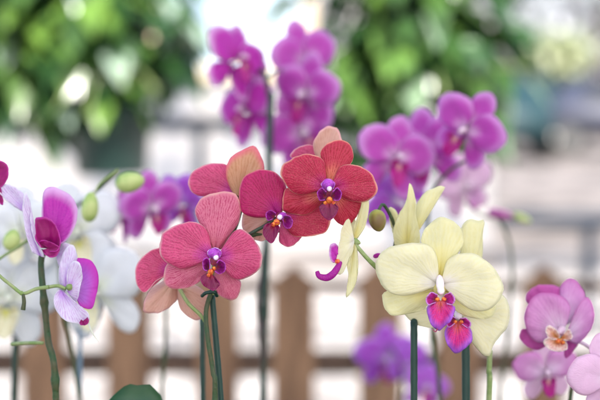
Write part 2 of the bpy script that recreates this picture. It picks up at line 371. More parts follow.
def potted(label, px, D, pot_mat, group=None, nleaf=4, seed=0):
    p = P(px, 400, D)
    root = empty('potted_orchid', (p.x, p.y, BENCH), label, 'orchid', group)
    bm = bmesh.new()
    lathe(bm, [(0.0005, 0), (0.042, 0), (0.045, 0.004), (0.058, 0.10), (0.062, 0.101), (0.063, 0.112), (0.058, 0.112), (0.055, 0.098), (0.05, 0.09)], (0, 0, 0.001))
    mesh_obj('pot', bm, pot_mat, root)
    bm = bmesh.new(); rr = random.Random(seed)
    for i in range(90):
        a_ = rr.random() * 6.28; r_ = 0.048 * math.sqrt(rr.random())
        box(bm, (r_*math.cos(a_), r_*math.sin(a_), 0.093 + rr.random()*0.01), (0.014, 0.010, 0.007), Matrix.Rotation(rr.random()*3, 4, 'Z') @ Matrix.Rotation(rr.random()*0.8, 4, 'X'))
    mesh_obj('bark', bm, M['bark'], root, False)
    for i in range(nleaf):
        strap_leaf(root, seed * 1.3 + i * 2 * math.pi / nleaf + rr.uniform(-.3, .3), rr.uniform(0.12, 0.17), rr.uniform(0.05, 0.065), 0.10, rr.uniform(0.03, 0.05), rr.uniform(0.03, 0.07), M['oleaf'])
    return root
def stake(label, pts, r, mat, foot=None):
    top = P(*pts[0]); q = P(*pts[-1])
    root_z = BENCH + 0.098
    d = (q - top); f = (root_z - top.z) / d.z
    base = top + d * f if foot is None else Vector(foot)
    bm = bmesh.new(); tube(bm, [top - base, (top - base) * 0.5, (0, 0, 0)], r, n=60, rough=0.12)
    bmesh.ops.create_icosphere(bm, subdivisions=2, radius=r * 1.02, matrix=Matrix.Translation(top - base))
    o = mesh_obj('plant_stake', bm, mat, None, True, 0, base)
    tag(o, label, 'plant stake', 'stakes holding up the orchids')
    return o, base

# ============================================================ SETTING
bm = bmesh.new()
box(bm, (0, 300, -0.1), (1600, 1700, 0.2)); g_ = mesh_obj('ground', bm, M['gravel'], None, False); tag(g_, kind='structure')
bm = bmesh.new(); xr = P(470, 270, 9.3).x
box(bm, (xr - 15 + 3.0, 1.5, 0.0), (30, 15.6, 0.03)); tag(mesh_obj('pavement', bm, M['concrete'], None, False), kind='structure')
bm = bmesh.new(); box(bm, (P(498, 270, 9.4).x + 9.5, 9.45, 0.055), (19, 0.22, 0.11)); tag(mesh_obj('kerb', bm, M['kerb'], None, False), kind='structure')
# white building behind the fence
WY = 10.4
x0, x1 = -7.5, P(492, 200, WY).x
root = empty('white_building', ((x0+x1)/2, WY, 0), 'long white block building in full sun beyond the picket fence', 'building')
bm = bmesh.new(); box(bm, (0, 2.0, 1.62), (x1-x0, 4.0, 3.2)); mesh_obj('wall', bm, M['wall'], root, False)
bm = bmesh.new(); box(bm, (0, 1.95, 3.28), (x1-x0+0.5, 4.6, 0.12)); mesh_obj('roof', bm, M['wall'], root, False)
for wx in (-3.4, -0.5):
    bm = bmesh.new(); lx = wx - (x0+x1)/2
    for dx, sx, dz, sz in ((0, 1.2, 0.42, 0.08), (0, 1.2, -0.42, 0.08), (-0.56, 0.08, 0, 0.76), (0.56, 0.08, 0, 0.76)):
        box(bm, (lx + dx, -0.03, 1.75 + dz), (sx, 0.05, sz))
    f = mesh_obj('window', bm, M['cream'], root, False)
    bm = bmesh.new(); box(bm, (lx, -0.012, 1.75), (1.04, 0.02, 0.76)); mesh_obj('pane', bm, M['glass'], f, False)
# picket fence between the orchids and the pavement
FD = 3.05
fc = P(300, 300, FD)
root = empty('picket_fence', (0, fc.y, 0.015), 'brown wooden picket fence with pointed pales standing behind the orchids', 'fence')
zr = lambda py: P(300, py, FD).z - 0.015
rr = random.Random(3)
for i in range(-5, 6):
    px = 297 + i * 83 + rr.uniform(-5, 5); x = P(px, 300, FD).x
    wd = 0.088 + rr.uniform(-.004, .006); top = zr(262 + rr.uniform(-4, 4))
    bm = bmesh.new()
    vs = [(-wd/2, 0), (wd/2, 0), (wd/2, top - 0.035), (0, top), (-wd/2, top - 0.035)]
    a1 = [bm.verts.new((x + vx, -0.011, vz)) for vx, vz in vs]; a2 = [bm.verts.new((x + vx, 0.011, vz)) for vx, vz in vs]
    bm.faces.new(a1); bm.faces.new(list(reversed(a2)))
    for j in range(5): bm.faces.new((a1[j], a1[(j+1) % 5], a2[(j+1) % 5], a2[j]))
    mesh_obj('pale', bm, M['wood'], root, False)
for py in (288, 366, 470):
    bm = bmesh.new(); box(bm, (0, 0.028, zr(py)), (2.3, 0.03, 0.05 if py != 288 else 0.022)); mesh_obj('rail', bm, M['wood2'], root, False)
# pipe rails
def pipe_rail(label, pa, pb, D, py, r, npost):
    a_, b_ = P(pa, py, D), P(pb, py, D)
    root = empty('pipe_rail', ((a_.x+b_.x)/2, a_.y, 0.0), label, 'railing')
    L = b_.x - a_.x
    bm = bmesh.new(); tube(bm, [(-L/2, 0, a_.z), (0, 0, a_.z), (L/2, 0, a_.z)], r); mesh_obj('rail', bm, M['steel'], root)
    for i in range(npost):
        x = -L/2 + L * (i + 0.5) / npost
        bm = bmesh.new(); tube(bm, [(x, 0, 0.0), (x, 0, a_.z * .5), (x, 0, a_.z - r)], r * 0.8); mesh_obj('post', bm, M['steel'], root)
pipe_rail('thin blue grey steel rail running behind the left hanging basket', -220, 340, 6.0, 124, 0.034, 2)
pipe_rail('low dark steel barrier rail across the pinkish gravel on the right', 500, 860, 7.0, 220, 0.042, 2)
# unseen canopy added to keep sun off the orchids; its beams carry the baskets
root = empty('added_shade_canopy', (0, 1.2, 0), 'unseen translucent canopy added to shade the orchid display and soften its light', 'canopy')
m, n, l, b, out = node_mat('translucent_sheet')
b.inputs["Base Color"].default_value = (0.8, 0.8, 0.8, 1); tr = n.new("ShaderNodeBsdfTranslucent"); tr.inputs[0].default_value = (0.85, 0.86, 0.88, 1)
mx = n.new("ShaderNodeMixShader"); mx.inputs[0].default_value = 0.58; l.new(b.outputs[0], mx.inputs[1]); l.new(tr.outputs[0], mx.inputs[2]); l.new(mx.outputs[0], out.inputs[0])
bm = bmesh.new(); box(bm, (1.3, -1.7, 2.75), (5.4, 4.2, 0.006)); mesh_obj('added_shade_sheet', bm, m, root, False)  # added sheet, placed to block direct sun on the flowers and diffuse it
for y in (-3.6, -1.2, 0.9, 2.72, 3.6):
    bm = bmesh.new(); box(bm, (0, y, 2.69), (9, 0.05, 0.1)); mesh_obj('beam', bm, M['bench'], root, False)
for x in (-4.3, 4.3):
    for y in (-3.6, 3.6):
        bm = bmesh.new(); box(bm, (x, y, 1.32), (0.09, 0.09, 2.64)); mesh_obj('post', bm, M['bench'], root, False)
# bench under the pots
root = empty('display_bench', (0, 1.25, 0), 'grey slatted timber bench carrying the orchid pots', 'bench')
for i in range(9):
    bm = bmesh.new(); box(bm, (0, -0.5 + i * 0.125, BENCH - 0.0125), (2.0, 0.11, 0.025)); mesh_obj('slat', bm, M['bench'], root, False)
for x in (-0.9, 0.9):
    for y in (-0.48, 0.48):
        bm = bmesh.new(); box(bm, (x, y, (BENCH-0.025+0.015) / 2), (0.06, 0.06, BENCH - 0.04)); mesh_obj('leg', bm, M['bench'], root, False)

# ------------------------------------------------------------ hanging baskets
def leafy(bm, c, rad, n, size, rr, tone, droop=0.6, heart=True):
    for i in range(int(n * 1.25)):
        while True:
            u = Vector((rr.uniform(-1, 1), rr.uniform(-1, 1), rr.uniform(-1, 1)))
            if 0.25 < u.length < 1: break
        # ragged outline
        k = 0.75 + 0.5 * noise.noise(u.normalized() * 2.3 + Vector(c))
        p = Vector(c) + Vector((u.x * rad[0], u.y * rad[1], u.z * rad[2])) * k * 1.15
        outd = Vector((u.x, u.y, u.z * 0.4 - droop + rr.uniform(-.4, .4))).normalized()
        side = outd.cross(Vector((rr.uniform(-.5, .5), rr.uniform(-.5, .5), 1))).normalized(); nrm = side.cross(outd)
        L = size * rr.uniform(0.4, 1.3); W = L * 0.72; tn = rr.random()
        pr = [(0.0, 0.0), (0.08, 0.34), (0.3, 0.5), (0.6, 0.36), (0.85, 0.14), (1.0, 0.0)]
        mid = []; lf = []; rt = []
        for t, w_ in pr:
            b0 = p + outd * (L * t) - Vector((0, 0, 0.3 * L * t * t))
            mid.append(bm.verts.new(b0)); off = nrm * (0.12 * W * w_ * 2)
            lf.append(bm.verts.new(b0 + side * (W * w_) + off) if w_ else mid[-1]); rt.append(bm.verts.new(b0 - side * (W * w_) + off) if w_ else mid[-1])
        for j in range(5):
            for sd_ in (lf, rt):
                vs = [mid[j], sd_[j], sd_[j+1], mid[j+1]]; vs2 = []
                for v in vs:
                    if v not in vs2: vs2.append(v)
                if len(vs2) >= 3:
                    f = bm.faces.new(vs2)
                    for lp in f.loops: lp[tone] = (tn, tn, tn, 1)
def basket(label, px, py_pot_top, D, r_pot, h_pot, blobs, lmat, seed, wires=True):
    rr = random.Random(seed)
    top = P(px, py_pot_top, D); z0 = top.z - h_pot
    root = empty('hanging_basket', (top.x, top.y, z0), label, 'hanging plant', 'hanging baskets of green foliage')
    bm = bmesh.new()
    lathe(bm, [(0.0005, 0), (r_pot*0.86, 0), (r_pot*0.9, 0.006), (r_pot, h_pot*0.93), (r_pot*1.06, h_pot*0.93), (r_pot*1.06, h_pot), (r_pot*0.97, h_pot), (r_pot*0.94, h_pot*0.9), (0.0005, h_pot*0.88)], (0, 0, 0))
    mesh_obj('pot', bm, M['pot'], root)
    zt = 2.64 - z0
    for i in range(3):
        a_ = i * 2.094 + 0.4; bm = bmesh.new()
        tube(bm, [(r_pot*1.03*math.cos(a_), r_pot*1.03*math.sin(a_), h_pot*0.95), (r_pot*0.5*math.cos(a_), r_pot*0.5*math.sin(a_), (h_pot+zt)/2), (0, 0, zt)], 0.0015, seg=6)
        mesh_obj('hanger_wire', bm, M['wire'], root)
    bm = bmesh.new(); tone = bm.loops.layers.color.new("tone")
    for (bx, by, dd, rx, ry, rz_, n, size) in blobs:
        c = P(bx, by, D + dd) - Vector((top.x, top.y, z0))
        leafy(bm, c, (rx, ry, rz_), n, size, rr, tone)
    mesh_obj('foliage', bm, lmat, root)
    bm = bmesh.new()
    for i in range(26):
        a_ = rr.uniform(0, 6.28); d_ = Vector((math.cos(a_), math.sin(a_), 0)); L = rr.uniform(.15, .3)
        tube(bm, [Vector((0, 0, h_pot*0.9)), d_ * L * 0.5 + Vector((0, 0, h_pot + 0.1)), d_ * L + Vector((0, 0, h_pot + rr.uniform(-.02, .12)))], 0.0025, seg=5)
    mesh_obj('stems', bm, M['steml'], root)
basket('bushy green plant in a dark green pot hanging at upper left', 111, 108, 3.9, 0.112, 0.185,
       [(25, 25, 0, .22, .18, .20, 130, .12), (95, 30, 0, .22, .2, .20, 170, .11), (168, 35, 0.05, .09, .15, .19, 62, .09), (40, 85, -.05, .12, .1, .14, 60, .10), (105, 95, -.05, .10, .1, .07, 60, .075), (60, -40, 0, .35, .2, .2, 130, .11), (-5, 60, 0, .08, .1, .15, 30, .1)],
       M['basket_leaf'], 11)
basket('rounder trailing green plant hanging at upper right above the purple orchids', 430, 108, 3.9, 0.10, 0.16,
       [(415, 50, 0, .24, .2, .22, 230, .10), (345, 70, 0, .12, .14, .22, 85, .085), (475, 45, 0.05, .15, .15, .20, 100, .09), (440, 125, -.03, .18, .13, .10, 100, .08), (415, -40, 0, .35, .2, .2, 150, .1), (365, 150, 0, .08, .08, .08, 30, .07)],
       M['basket_leaf2'], 23)

# ------------------------------------------------------------ cars and trees far right
def parked_car(label, px, py, D, c1, ry, tall=1.0):
    p = P(px, py, D)
    root = empty('parked_car', (p.x, p.y, 0), label, 'car', 'cars parked beyond the gravel'); root.rotation_euler = (0, 0, ry)
    paint = simple('car_paint', c1, tuple(x*0.9 for x in c1), 2, 0.5, 0.3)
    side = [(-2.1, .35), (-2.15, .75), (-1.95, .98*tall), (-1.3, 1.02*tall), (-.8, 1.45*tall), (.8, 1.48*tall), (1.35, 1.05*tall), (2.0, .92*tall), (2.15, .6), (2.1, .35)]
    bm = bmesh.new(); A = [bm.verts.new((x, -.85, z)) for x, z in side]; B = [bm.verts.new((x, .85, z)) for x, z in side]
    bm.faces.new(A); bm.faces.new(list(reversed(B)))
    for j in range(len(side)): bm.faces.new((A[j], A[(j+1) % len(side)], B[(j+1) % len(side)], B[j]))
    bmesh.ops.bevel(bm, geom=bm.edges[:], offset=.05, segments=2, affect='EDGES')
    mesh_obj('body', bm, paint, root)
    gl = simple('car_glass', (0.02, 0.025, 0.03), (0.02, 0.025, 0.03), 3, 0.5)
    for s in (-1, 1):
        for xa, xb in ((-1.05, -.05), (.05, 1.05)):
            bm = bmesh.new(); box(bm, ((xa+xb)/2, s*.86, 1.22*tall), (xb-xa-.1, .02, .28)); mesh_obj('window', bm, gl, root, False)
        for x in (-1.35, 1.35):
            bm = bmesh.new(); bmesh.ops.create_cone(bm, cap_ends=True, segments=28, radius1=.33, radius2=.33, depth=.2, matrix=Matrix.Translation((x, s*.8, .33)) @ Matrix.Rotation(R(90), 4, 'X'))
            wh = mesh_obj('wheel', bm, simple('tyre', (.02,.02,.02)), root, False)
            bm = bmesh.new(); bmesh.ops.create_cone(bm, cap_ends=True, segments=20, radius1=.2, radius2=.17, depth=.22, matrix=Matrix.Translation((x, s*.81, .33)) @ Matrix.Rotation(R(90), 4, 'X')); mesh_obj('rim', bm, M['wire'], wh, False)
        bm = bmesh.new(); box(bm, (2.12, s*.6, .72), (.06, .3, .12)); mesh_obj('headlight', bm, M['wire'], root, False)
parked_car('teal parked car half hidden behind the upper right basket foliage', 505, 130, 26, (0.012, 0.035, 0.042), R(80))
parked_car('dark blue grey car parked at the right edge beyond the gravel', 622, 130, 27, (0.03, 0.035, 0.06), R(8))
def far_tree(label, px, D, h, r, cmat, seed, n):
    p = P(px, 90, D); rr = random.Random(seed)
    root = empty('tree', (p.x, p.y, 0), label, 'tree', 'trees beyond the parked cars')
    bm = bmesh.new(); tube(bm, [(0, 0, 0), (.1, 0, h*.3), (-.05, .1, h*.75)], lambda f: .22 - .15*f)
    for i in range(7):
        a_ = i * .9; tube(bm, [(0, 0, h*.25 + i*.04*h), (r*.4*math.cos(a_), r*.4*math.sin(a_), h*.5 + i*.03*h), (r*.8*math.cos(a_), r*.8*math.sin(a_), h*.7)], .05)
    mesh_obj('trunk', bm, M['bark'], root)
    bm = bmesh.new(); tone = bm.loops.layers.color.new("tone")
    for i in range(14):
        a_ = rr.uniform(0, 6.28); q = rr.uniform(.1, .8) * r
        leafy(bm, (q*math.cos(a_), q*math.sin(a_), h * rr.uniform(.3, .95)), (r*.32, r*.32, r*.26), n, .3, rr, tone, .3)
    mesh_obj('crown', bm, cmat, root)
pale = leaf_mat('silvery_leaf', (0.34, 0.37, 0.38), (0.72, 0.72, 0.78), 0.5, 0.3, 1.0)
yel = leaf_mat('yellow_green_leaf', (0.28, 0.33, 0.17), (0.50, 0.53, 0.33), 0.5, 0.3, 1.0)
far_tree('silvery pale tree standing behind the dark blue car', 600, 38, 6.5, 3.0, pale, 1, 60)
far_tree('silvery tree seen just right of the upper right basket', 520, 42, 6.0, 2.6, pale, 2, 50)
far_tree('small yellow green tree between the two silvery trees', 562, 34, 2.6, 1.1, yel, 3, 40)
far_tree('grey tree at the far right edge behind the silvery ones', 680, 46, 8, 3.5, pale, 4, 60)

# ============================================================ ORCHIDS
# ---- coral red orchid
coral = potted('coral red orchid with veined petals, at the middle of the row', 214, 1.03, M['terra'], nleaf=4, seed=1)
# A1, large open flower, lower left
F = Flower(coral, 215, 257, 1.0, 'open pink coral flower facing the viewer, lowest of the coral spray')
F.core((216, 256), 7*mm, (0, .25, 1), 6*mm, 2.8*mm)
F.core((213.5, 252.5), 4*mm, (0, .9, .4), 3*mm, 4.2*mm, 0.1)
F.bump('anther_cap', [((217, 257), 12*mm, (0, -.4, 1), 2.4*mm, 2.1*mm)], M['cap'])
F.petal('collar', [(210,258),(208,252),(212,248),(218,248),(222,252),(220,258)], (215,257), M['column'], z0=4*mm, tip=1*mm, cup=1*mm)
F.lobe_tube('pedicel', [(215, 257, -3*mm), (214, 260, -8*mm), (212, 272, -22*mm), (212, 297, -26*mm)], 1.6*mm, M['steml'])
F.petal('sepal', [(210,248),(206,235),(198,222),(194,210),(199,199),(210,193),(223,191),(235,195),(240,207),(238,222),(230,234),(221,249)], (215,252), M['corals'], z0=-1*mm, tip=-9*mm, cup=-3*mm, curl=2*mm)
F.petal('sepal', [(205,258),(185,260),(168,263),(163,277),(166,287),(177,290),(190,287.5),(201,280),(209,268)], (210,261), M['corals'], z0=-1*mm, tip=-6*mm, cup=3*mm)
F.petal('sepal', [(221,266),(230,277),(239,281),(240,290),(235,300),(225,300),(216,293),(213,280)], (216,262), M['corals'], z0=-1*mm, tip=-8*mm, cup=3*mm)
F.petal('petal', [(208,253),(209,237),(203,226.5),(194,222),(180,223.5),(166,231),(160,242),(161,255),(169,264),(180,269),(192,267),(204,260)], (213,256), M['coral'], z0=1*mm, tip=3*mm, cup=4*mm, curl=3*mm)
F.petal('petal', [(222,253),(228,240),(235,231),(244,230),(255,241),(261,253),(260,267),(250,276.5),(239,280),(230,276.5),(224,266)], (217,257), M['coral'], z0=1*mm, tip=2*mm, cup=4*mm, curl=3*mm)
F.petal('lip', [(207,273),(202,277),(205,284),(214,289),(219,286),(221,282),(215,275)], (211,272), M['liplobe'], z0=13*mm, tip=3*mm, cup=4*mm)
F.petal('side_lobe', [(209,270),(205,268),(204,260),(208,257),(211,261),(211,270)], (210,268), M['lipside'], z0=6*mm, tip=7*mm, cup=-3*mm)
F.petal('side_lobe', [(216,270),(221,273),(226,270),(226,263),(221,259),(218,262)], (217,267), M['lipside'], z0=6*mm, tip=7*mm, cup=-3*mm)
F.bump('callus', [((212, 271), 14*mm, (0, .3, 1), 4*mm, 2.3*mm), ((215, 268), 12*mm, (0, .3, 1), 3*mm, 1.8*mm), ((210, 274), 15*mm, (0, .3, 1), 2.2*mm, 1.5*mm)], M['callus'])
F.throat((215, 261), M['lipside'])
F.finish(M['column'])
# A2, flower turned away behind it
F = Flower(coral, 174, 280, 1.03, 'pink flower with peach backed sepals turned away behind the lowest flower')
F.core((176, 282), -4*mm, (0, 0, 1), 5*mm, 4*mm)
F.petal('petal', [(161,247),(149,251.5),(138,262.5),(135.6,275),(139,287.5),(146,292),(156,281),(165,276),(170,270),(168,256)], (171,270), M['coral'], z0=0, tip=4*mm, cup=5*mm)
F.petal('sepal', [(165,279),(149,291),(142.5,306),(142.5,314),(153,315),(167.5,309),(178,297),(178,286)], (174,281), M['peach'], z0=-1*mm, tip=-10*mm, cup=5*mm)
F.petal('sepal', [(177,292),(177,302),(181.5,312.5),(192.5,320),(202,319),(208,306),(205,294),(192,285),(184,284)], (178,285), M['peach'], z0=2*mm, tip=-9*mm, cup=5*mm)
F.core_tube([(178, 284, 0), (181.5, 291, 4*mm), (189, 303, 5*mm), (200, 314, 3*mm), (205, 321, 1*mm)], 1.4*mm)
F.finish(M['steml'])
# A5, flower behind the deep pink one
F = Flower(coral, 238, 193, 1.035, 'pink flower with a tan backed upright sepal, uppermost on the left of the spray')
F.core((238, 194), -4*mm, (0, 0, 1), 5*mm, 4*mm)
F.petal('petal', [(236,196),(215,195),(201,196),(192,192.5),(188,186),(188,180),(190.5,173),(201,166),(215,163),(225.5,164),(231,172),(236,186)], (237,192), M['coral'], z0=-1*mm, tip=-3*mm, cup=5*mm)
F.petal('sepal', [(232,193),(226,175),(229,161),(238,152),(250,147),(256,149),(262,159),(264,168),(262,178),(255,190),(244,197)], (239,196), M['tan'], z0=1*mm, tip=4*mm, cup=6*mm)
F.core_tube([(238, 194, -2*mm), (241, 205, -8*mm), (236, 225, -8*mm), (224, 250, -14*mm)], 1.5*mm)
F.finish(M['stem'])
# A4, side-turned deep pink flower
F = Flower(coral, 279, 217, 1.012, 'deep pink flower turned to the lower left, in the middle of the coral spray')
F.core((282, 216), 8*mm, (-.4, -.2, 1), 6*mm, 3*mm)
F.bump('anther_cap', [((280, 217), 13*mm, (-.3, -.3, 1), 2.4*mm, 2.2*mm)], M['cap'])
F.petal('sepal', [(242,214),(241,226),(246,236),(256,241),(266,240),(270,228),(262,217)], (270,217), M['peach'], z0=-6*mm, tip=-8*mm, cup=4*mm)
F.petal('sepal', [(280,230),(279,241),(284,246),(291,247),(299,241),(302,235),(294,229),(286,222)], (281,219), M['coral'], z0=-3*mm, tip=-2*mm, cup=5*mm)
F.petal('petal', [(277,214),(267,217),(255,217.5),(243,213),(240,203),(241,185),(245,175),(257,170),(272,171),(281,177.5),(286,187),(286,200),(282,212)], (279,215), M['deep'], z0=0, tip=3*mm, cup=6*mm, curl=2*mm)
F.petal('petal', [(284,219),(288,230),(294,236),(305,236.5),(317.5,235),(326,231),(331,222.5),(330,214),(318,206),(303,204),(290,210)], (281,216), M['red'], z0=0, tip=1*mm, cup=5*mm)
F.petal('lip', [(270,223),(265,225),(263.5,234),(271,242.5),(276,238),(280,228),(276,222)], (274,222), M['liplobe'], z0=11*mm, tip=5*mm, cup=4*mm)
F.petal('side_lobe', [(283,219),(285,227),(290,228),(293,222),(290,216),(285,215)], (283,219), M['lipside'], z0=7*mm, tip=5*mm, cup=-2*mm)
F.petal('side_lobe', [(273,219),(268,220),(266,214),(271,210),(276,213)], (275,217), M['lipside'], z0=6*mm, tip=5*mm, cup=-2*mm)
F.bump('callus', [((277, 222), 13*mm, (-.2, .3, 1), 4*mm, 2.6*mm), ((274, 224), 14*mm, (0, .3, 1), 3*mm, 1.8*mm)], M['callus'])
F.lobe_tube('pedicel', [(278, 217, -3*mm), (266, 225, -5*mm), (250, 234, -5*mm), (236, 243, -12*mm)], 1.3*mm, M['stemd'])
F.throat((281, 217), M['lipside'])
F.finish(M['column'])
# A6, behind the top flower
F = Flower(coral, 322, 160, 1.045, 'pink flower with a peach backed sepal hidden behind the top red flower')
F.core((323, 162), -4*mm, (0, 0, 1), 5*mm, 4*mm)
F.petal('sepal', [(317,160),(313,145),(317.5,135),(327.5,126.5),(336,127.5),(341,137),(342,150),(330,162)], (323,163), M['peach'], z0=0, tip=3*mm, cup=5*mm)
F.petal('petal', [(318,164),(300,160),(290,156),(295,149),(305,145),(314,146),(322,156)], (323,162), M['coral'], z0=-2*mm, tip=-3*mm, cup=4*mm)
F.finish(M['stem'])
# A3, top red flower
F = Flower(coral, 329, 187, 1.0, 'red flower with orange streaked dorsal sepal, topmost of the coral spray')
F.core((328, 187), 7*mm, (0, .3, 1), 6*mm, 2.9*mm)
F.core((328, 183), 4*mm, (0, .9, .5), 3*mm, 4.2*mm, .1)
F.bump('anther_cap', [((329, 189), 12*mm, (0, -.4, 1), 2.4*mm, 2.1*mm)], M['cap'])
F.petal('collar', [(323,189),(321,184),(325,180),(331,180),(335,184),(333,189)], (328,188), M['column'], z0=4*mm, tip=1*mm, cup=1*mm)
F.petal('sepal', [(325,180),(322,163),(321,151),(329,142.5),(340,139),(349,142.5),(354,151),(352.5,161),(345,170),(333,181)], (329,185), M['reds'], z0=-2*mm, tip=-7*mm, cup=-3*mm)
F.petal('sepal', [(318,192),(300,192),(287,188),(283,200),(284,210),(295,215),(310,213),(324,202)], (325,193), M['reds'], z0=-2*mm, tip=-7*mm, cup=4*mm)
F.petal('sepal', [(331,200),(332,210),(335,220),(344,226),(352,224),(360,212),(362,201),(346,192)], (332,192), M['reds'], z0=-2*mm, tip=-7*mm, cup=4*mm)
F.petal('petal', [(322,185),(325,175),(324,162.5),(317.5,156),(305,155),(291,159),(282.5,166),(281,174),(286,184),(294,192.5),(302.5,194.5),(315,192)], (327,187), M['red'], z0=1*mm, tip=3*mm, cup=4*mm, curl=3*mm)
F.petal('petal', [(334,182),(337.5,171),(344,165),(355,165),(367.5,171),(375,181),(377,191),(371,199),(360,202),(346,199),(337,193)], (331,187), M['red'], z0=1*mm, tip=2*mm, cup=4*mm, curl=3*mm)
F.petal('lip', [(325,203),(319,207),(322,215),(329,220),(335,215),(338,208),(333,202)], (329,201), M['liplobe'], z0=12*mm, tip=3*mm, cup=4*mm)
F.petal('side_lobe', [(325,200),(319,200),(317,193),(321,188),(326,192)], (326,197), M['lipside'], z0=5*mm, tip=7*mm, cup=-3*mm)
F.petal('side_lobe', [(332,192),(337,188),(341,193),(339,200),(333,200)], (331,197), M['lipside'], z0=5*mm, tip=7*mm, cup=-3*mm)
F.bump('callus', [((329, 200), 13*mm, (0, .3, 1), 4*mm, 2.6*mm), ((325, 203), 12*mm, (0, .3, 1), 3*mm, 1.8*mm), ((333, 203), 12*mm, (0, .3, 1), 2.4*mm, 1.6*mm)], M['callus'])
F.lobe_tube('pedicel', [(329, 188, -4*mm), (322, 205, -14*mm), (300, 225, -20*mm), (275, 232, -20*mm)], 1.5*mm, M['stemd'])
F.throat((329, 192), M['lipside'], 5)
F.finish(M['column'])
cl = Vector(coral.location)
stem(coral, 'flower_stem', [(275, 232, 1.03), (250, 236, 1.022), (232, 246, 1.018), (222, 262, 1.02), (212, 290, 1.026), (206, 312, 1.024), (208, 340, 1.022), (213, 372, 1.022), (215, 402, 1.022), tuple(cl + Vector((-.003, 0, .16)))[:3] + (0,), tuple(cl + Vector((0, 0, .095)))[:3] + (0,)], 1.3*mm, 3.0*mm, M['stem'], nodes=(0.42, 0.62, 0.78))
bm = bmesh.new(); c = P(209, 293, 1.012) - cl
tube(bm, [P(202, 296, 1.012) - cl, P(206, 293, 1.008) - cl, P(214, 292, 1.008) - cl, P(217, 296, 1.012) - cl], 1.3*mm)
mesh_obj('stem_clip', bm, M['stake'], coral)
# dark green leaf that reaches up into the frame at the lower left
bm = bmesh.new(); fan(bm, [(-.03,-.09),(-.028,-.05),(-.022,-.018),(-.008,-.002),(.006,-.001),(.020,-.012),(.028,-.04),(.03,-.09)], (0, -.16), zfun(tip=6*mm, cup=6*mm))
lf = mesh_obj('leaf', bm, M['oleaf'], coral, True, .0015); lf.location = P(138, 384, 1.06) - cl; lf.rotation_euler = (R(75), 0, R(-6))
stake('dark green stake beside the coral orchid stem, in front of the others', [(212, 294, 1.03), (221, 400, 1.03)], 2.3*mm, M['stake'])
stake('slightly blurred dark green stake left of the coral orchid stem', [(202, 318, 1.12), (203, 400, 1.12)], 2.2*mm, M['stake'])

# ---- yellow orchid
yel_p = potted('pale yellow orchid with crimson violet lips, right of the coral orchid', 440, 1.06, M['wpot'], nleaf=4, seed=2)
def yellow_lip(F, mid, base, sl, sr, z=14*mm, zz=1.0):
    F.petal('lip', mid, base, M['ylip'], z0=z, tip=3*mm*zz, cup=5*mm, ripple=.0022, curl=3*mm)
    F.petal('side_lobe', sl[0], sl[1], M['ylips'], z0=z-5*mm, tip=6*mm, cup=-3*mm)
    F.petal('side_lobe', sr[0], sr[1], M['ylips'], z0=z-5*mm, tip=6*mm, cup=-3*mm)
F = Flower(yel_p, 440, 284, 1.0, 'large open pale yellow flower facing the viewer')
F.core((439.5, 283), 4*mm, (0, -1, .7), 7*mm, 2.5*mm, -.3)
F.core((439.5, 290), 10*mm, (0, -.6, .8), 3.4*mm, 2.7*mm, .1)
F.petal('sepal', [(437,274),(435,257),(425,247),(422,240),(427.5,227.5),(437.5,219),(446,217),(457.5,224),(464,235),(465,245),(457.5,254),(448,262),(443,274)], (440,279), M['yellows'], z0=-2*mm, tip=-8*mm, cup=-3*mm, groove=1.2*mm)
F.petal('sepal', [(431,289),(410,290),(386,293),(384,308),(393,316.5),(408.5,315),(424,311),(435,298)], (437,290), M['yellows'], z0=-3*mm, tip=-7*mm, cup=4*mm)
F.petal('sepal', [(447,298),(458,312),(470,318),(485,320),(494,317),(497,306),(480,300),(455,292)], (444,290), M['yellows'], z0=-3*mm, tip=-6*mm, cup=4*mm)
F.petal('petal', [(435,283),(438,267),(435,252),(426,245),(410,242.5),(392.5,246),(380,255),(375.5,267),(379,281),(387.5,291),(400,295.5),(415,294),(430,289)], (438,284), M['yellow'], z0=0, tip=4*mm, cup=4*mm, curl=4*mm, groove=.8*mm)
F.petal('petal', [(444,281),(445,267),(451,257.5),(465,252.5),(480,256),(494,267.5),(502.5,282.5),(502,295),(495,305),(485,310.5),(472.5,310),(460,302.5),(449,291)], (441,284), M['yellow'], z0=0.5*mm, tip=4*mm, cup=4*mm, curl=4*mm, groove=.8*mm)
yellow_lip(F, [(431,303),(425.5,307),(427,316),(430,324),(437.5,328.5),(445,323),(451,314),(453,306),(446,302)], (438.5,299),
           ([(433,301),(426,303),(424,297),(429,291),(435,293)], (436,299)), ([(443,293),(448,291),(452.5,297),(451,303),(444,302)], (441,299)))
F.bump('callus', [((435.5, 298), 14*mm, (0, .2, 1), 2.6*mm, 1.9*mm), ((442, 298), 14*mm, (0, .2, 1), 2.6*mm, 1.9*mm)], M['callus'])
F.lobe_tube('tendril', [(436, 325, 15*mm), (434, 330, 13*mm), (431, 328, 11*mm)], lambda f: .6*mm*(1-.6*f), M['ylip'])
F.core_tube([(440, 284, 0), (442, 275, -12*mm), (450, 268, -24*mm), (462, 275, -30*mm)], 1.6*mm)
F.throat((439.5, 289), M['yellows'], 5)
F.finish(M['ycol'])
F = Flower(yel_p, 461, 308, 1.025, 'pale yellow flower partly hidden below and behind the large one')
F.core((457, 314), 8*mm, (0, -.5, 1), 6*mm, 3.2*mm, .2)
F.petal('petal', [(462,318),(466,332),(475,345),(485,356.5),(491,357),(495,345),(507.5,330),(511.5,315),(509,302),(500,293),(485,292),(468,300)], (460,311), M['yellow'], z0=-2*mm, tip=-2*mm, cup=5*mm, curl=2*mm)
F.petal('petal', [(452,306),(430,308),(405,312),(412,322),(425,328),(440,327),(452,318)], (457,311), M['yellow'], z0=-3*mm, tip=-3*mm, cup=4*mm)
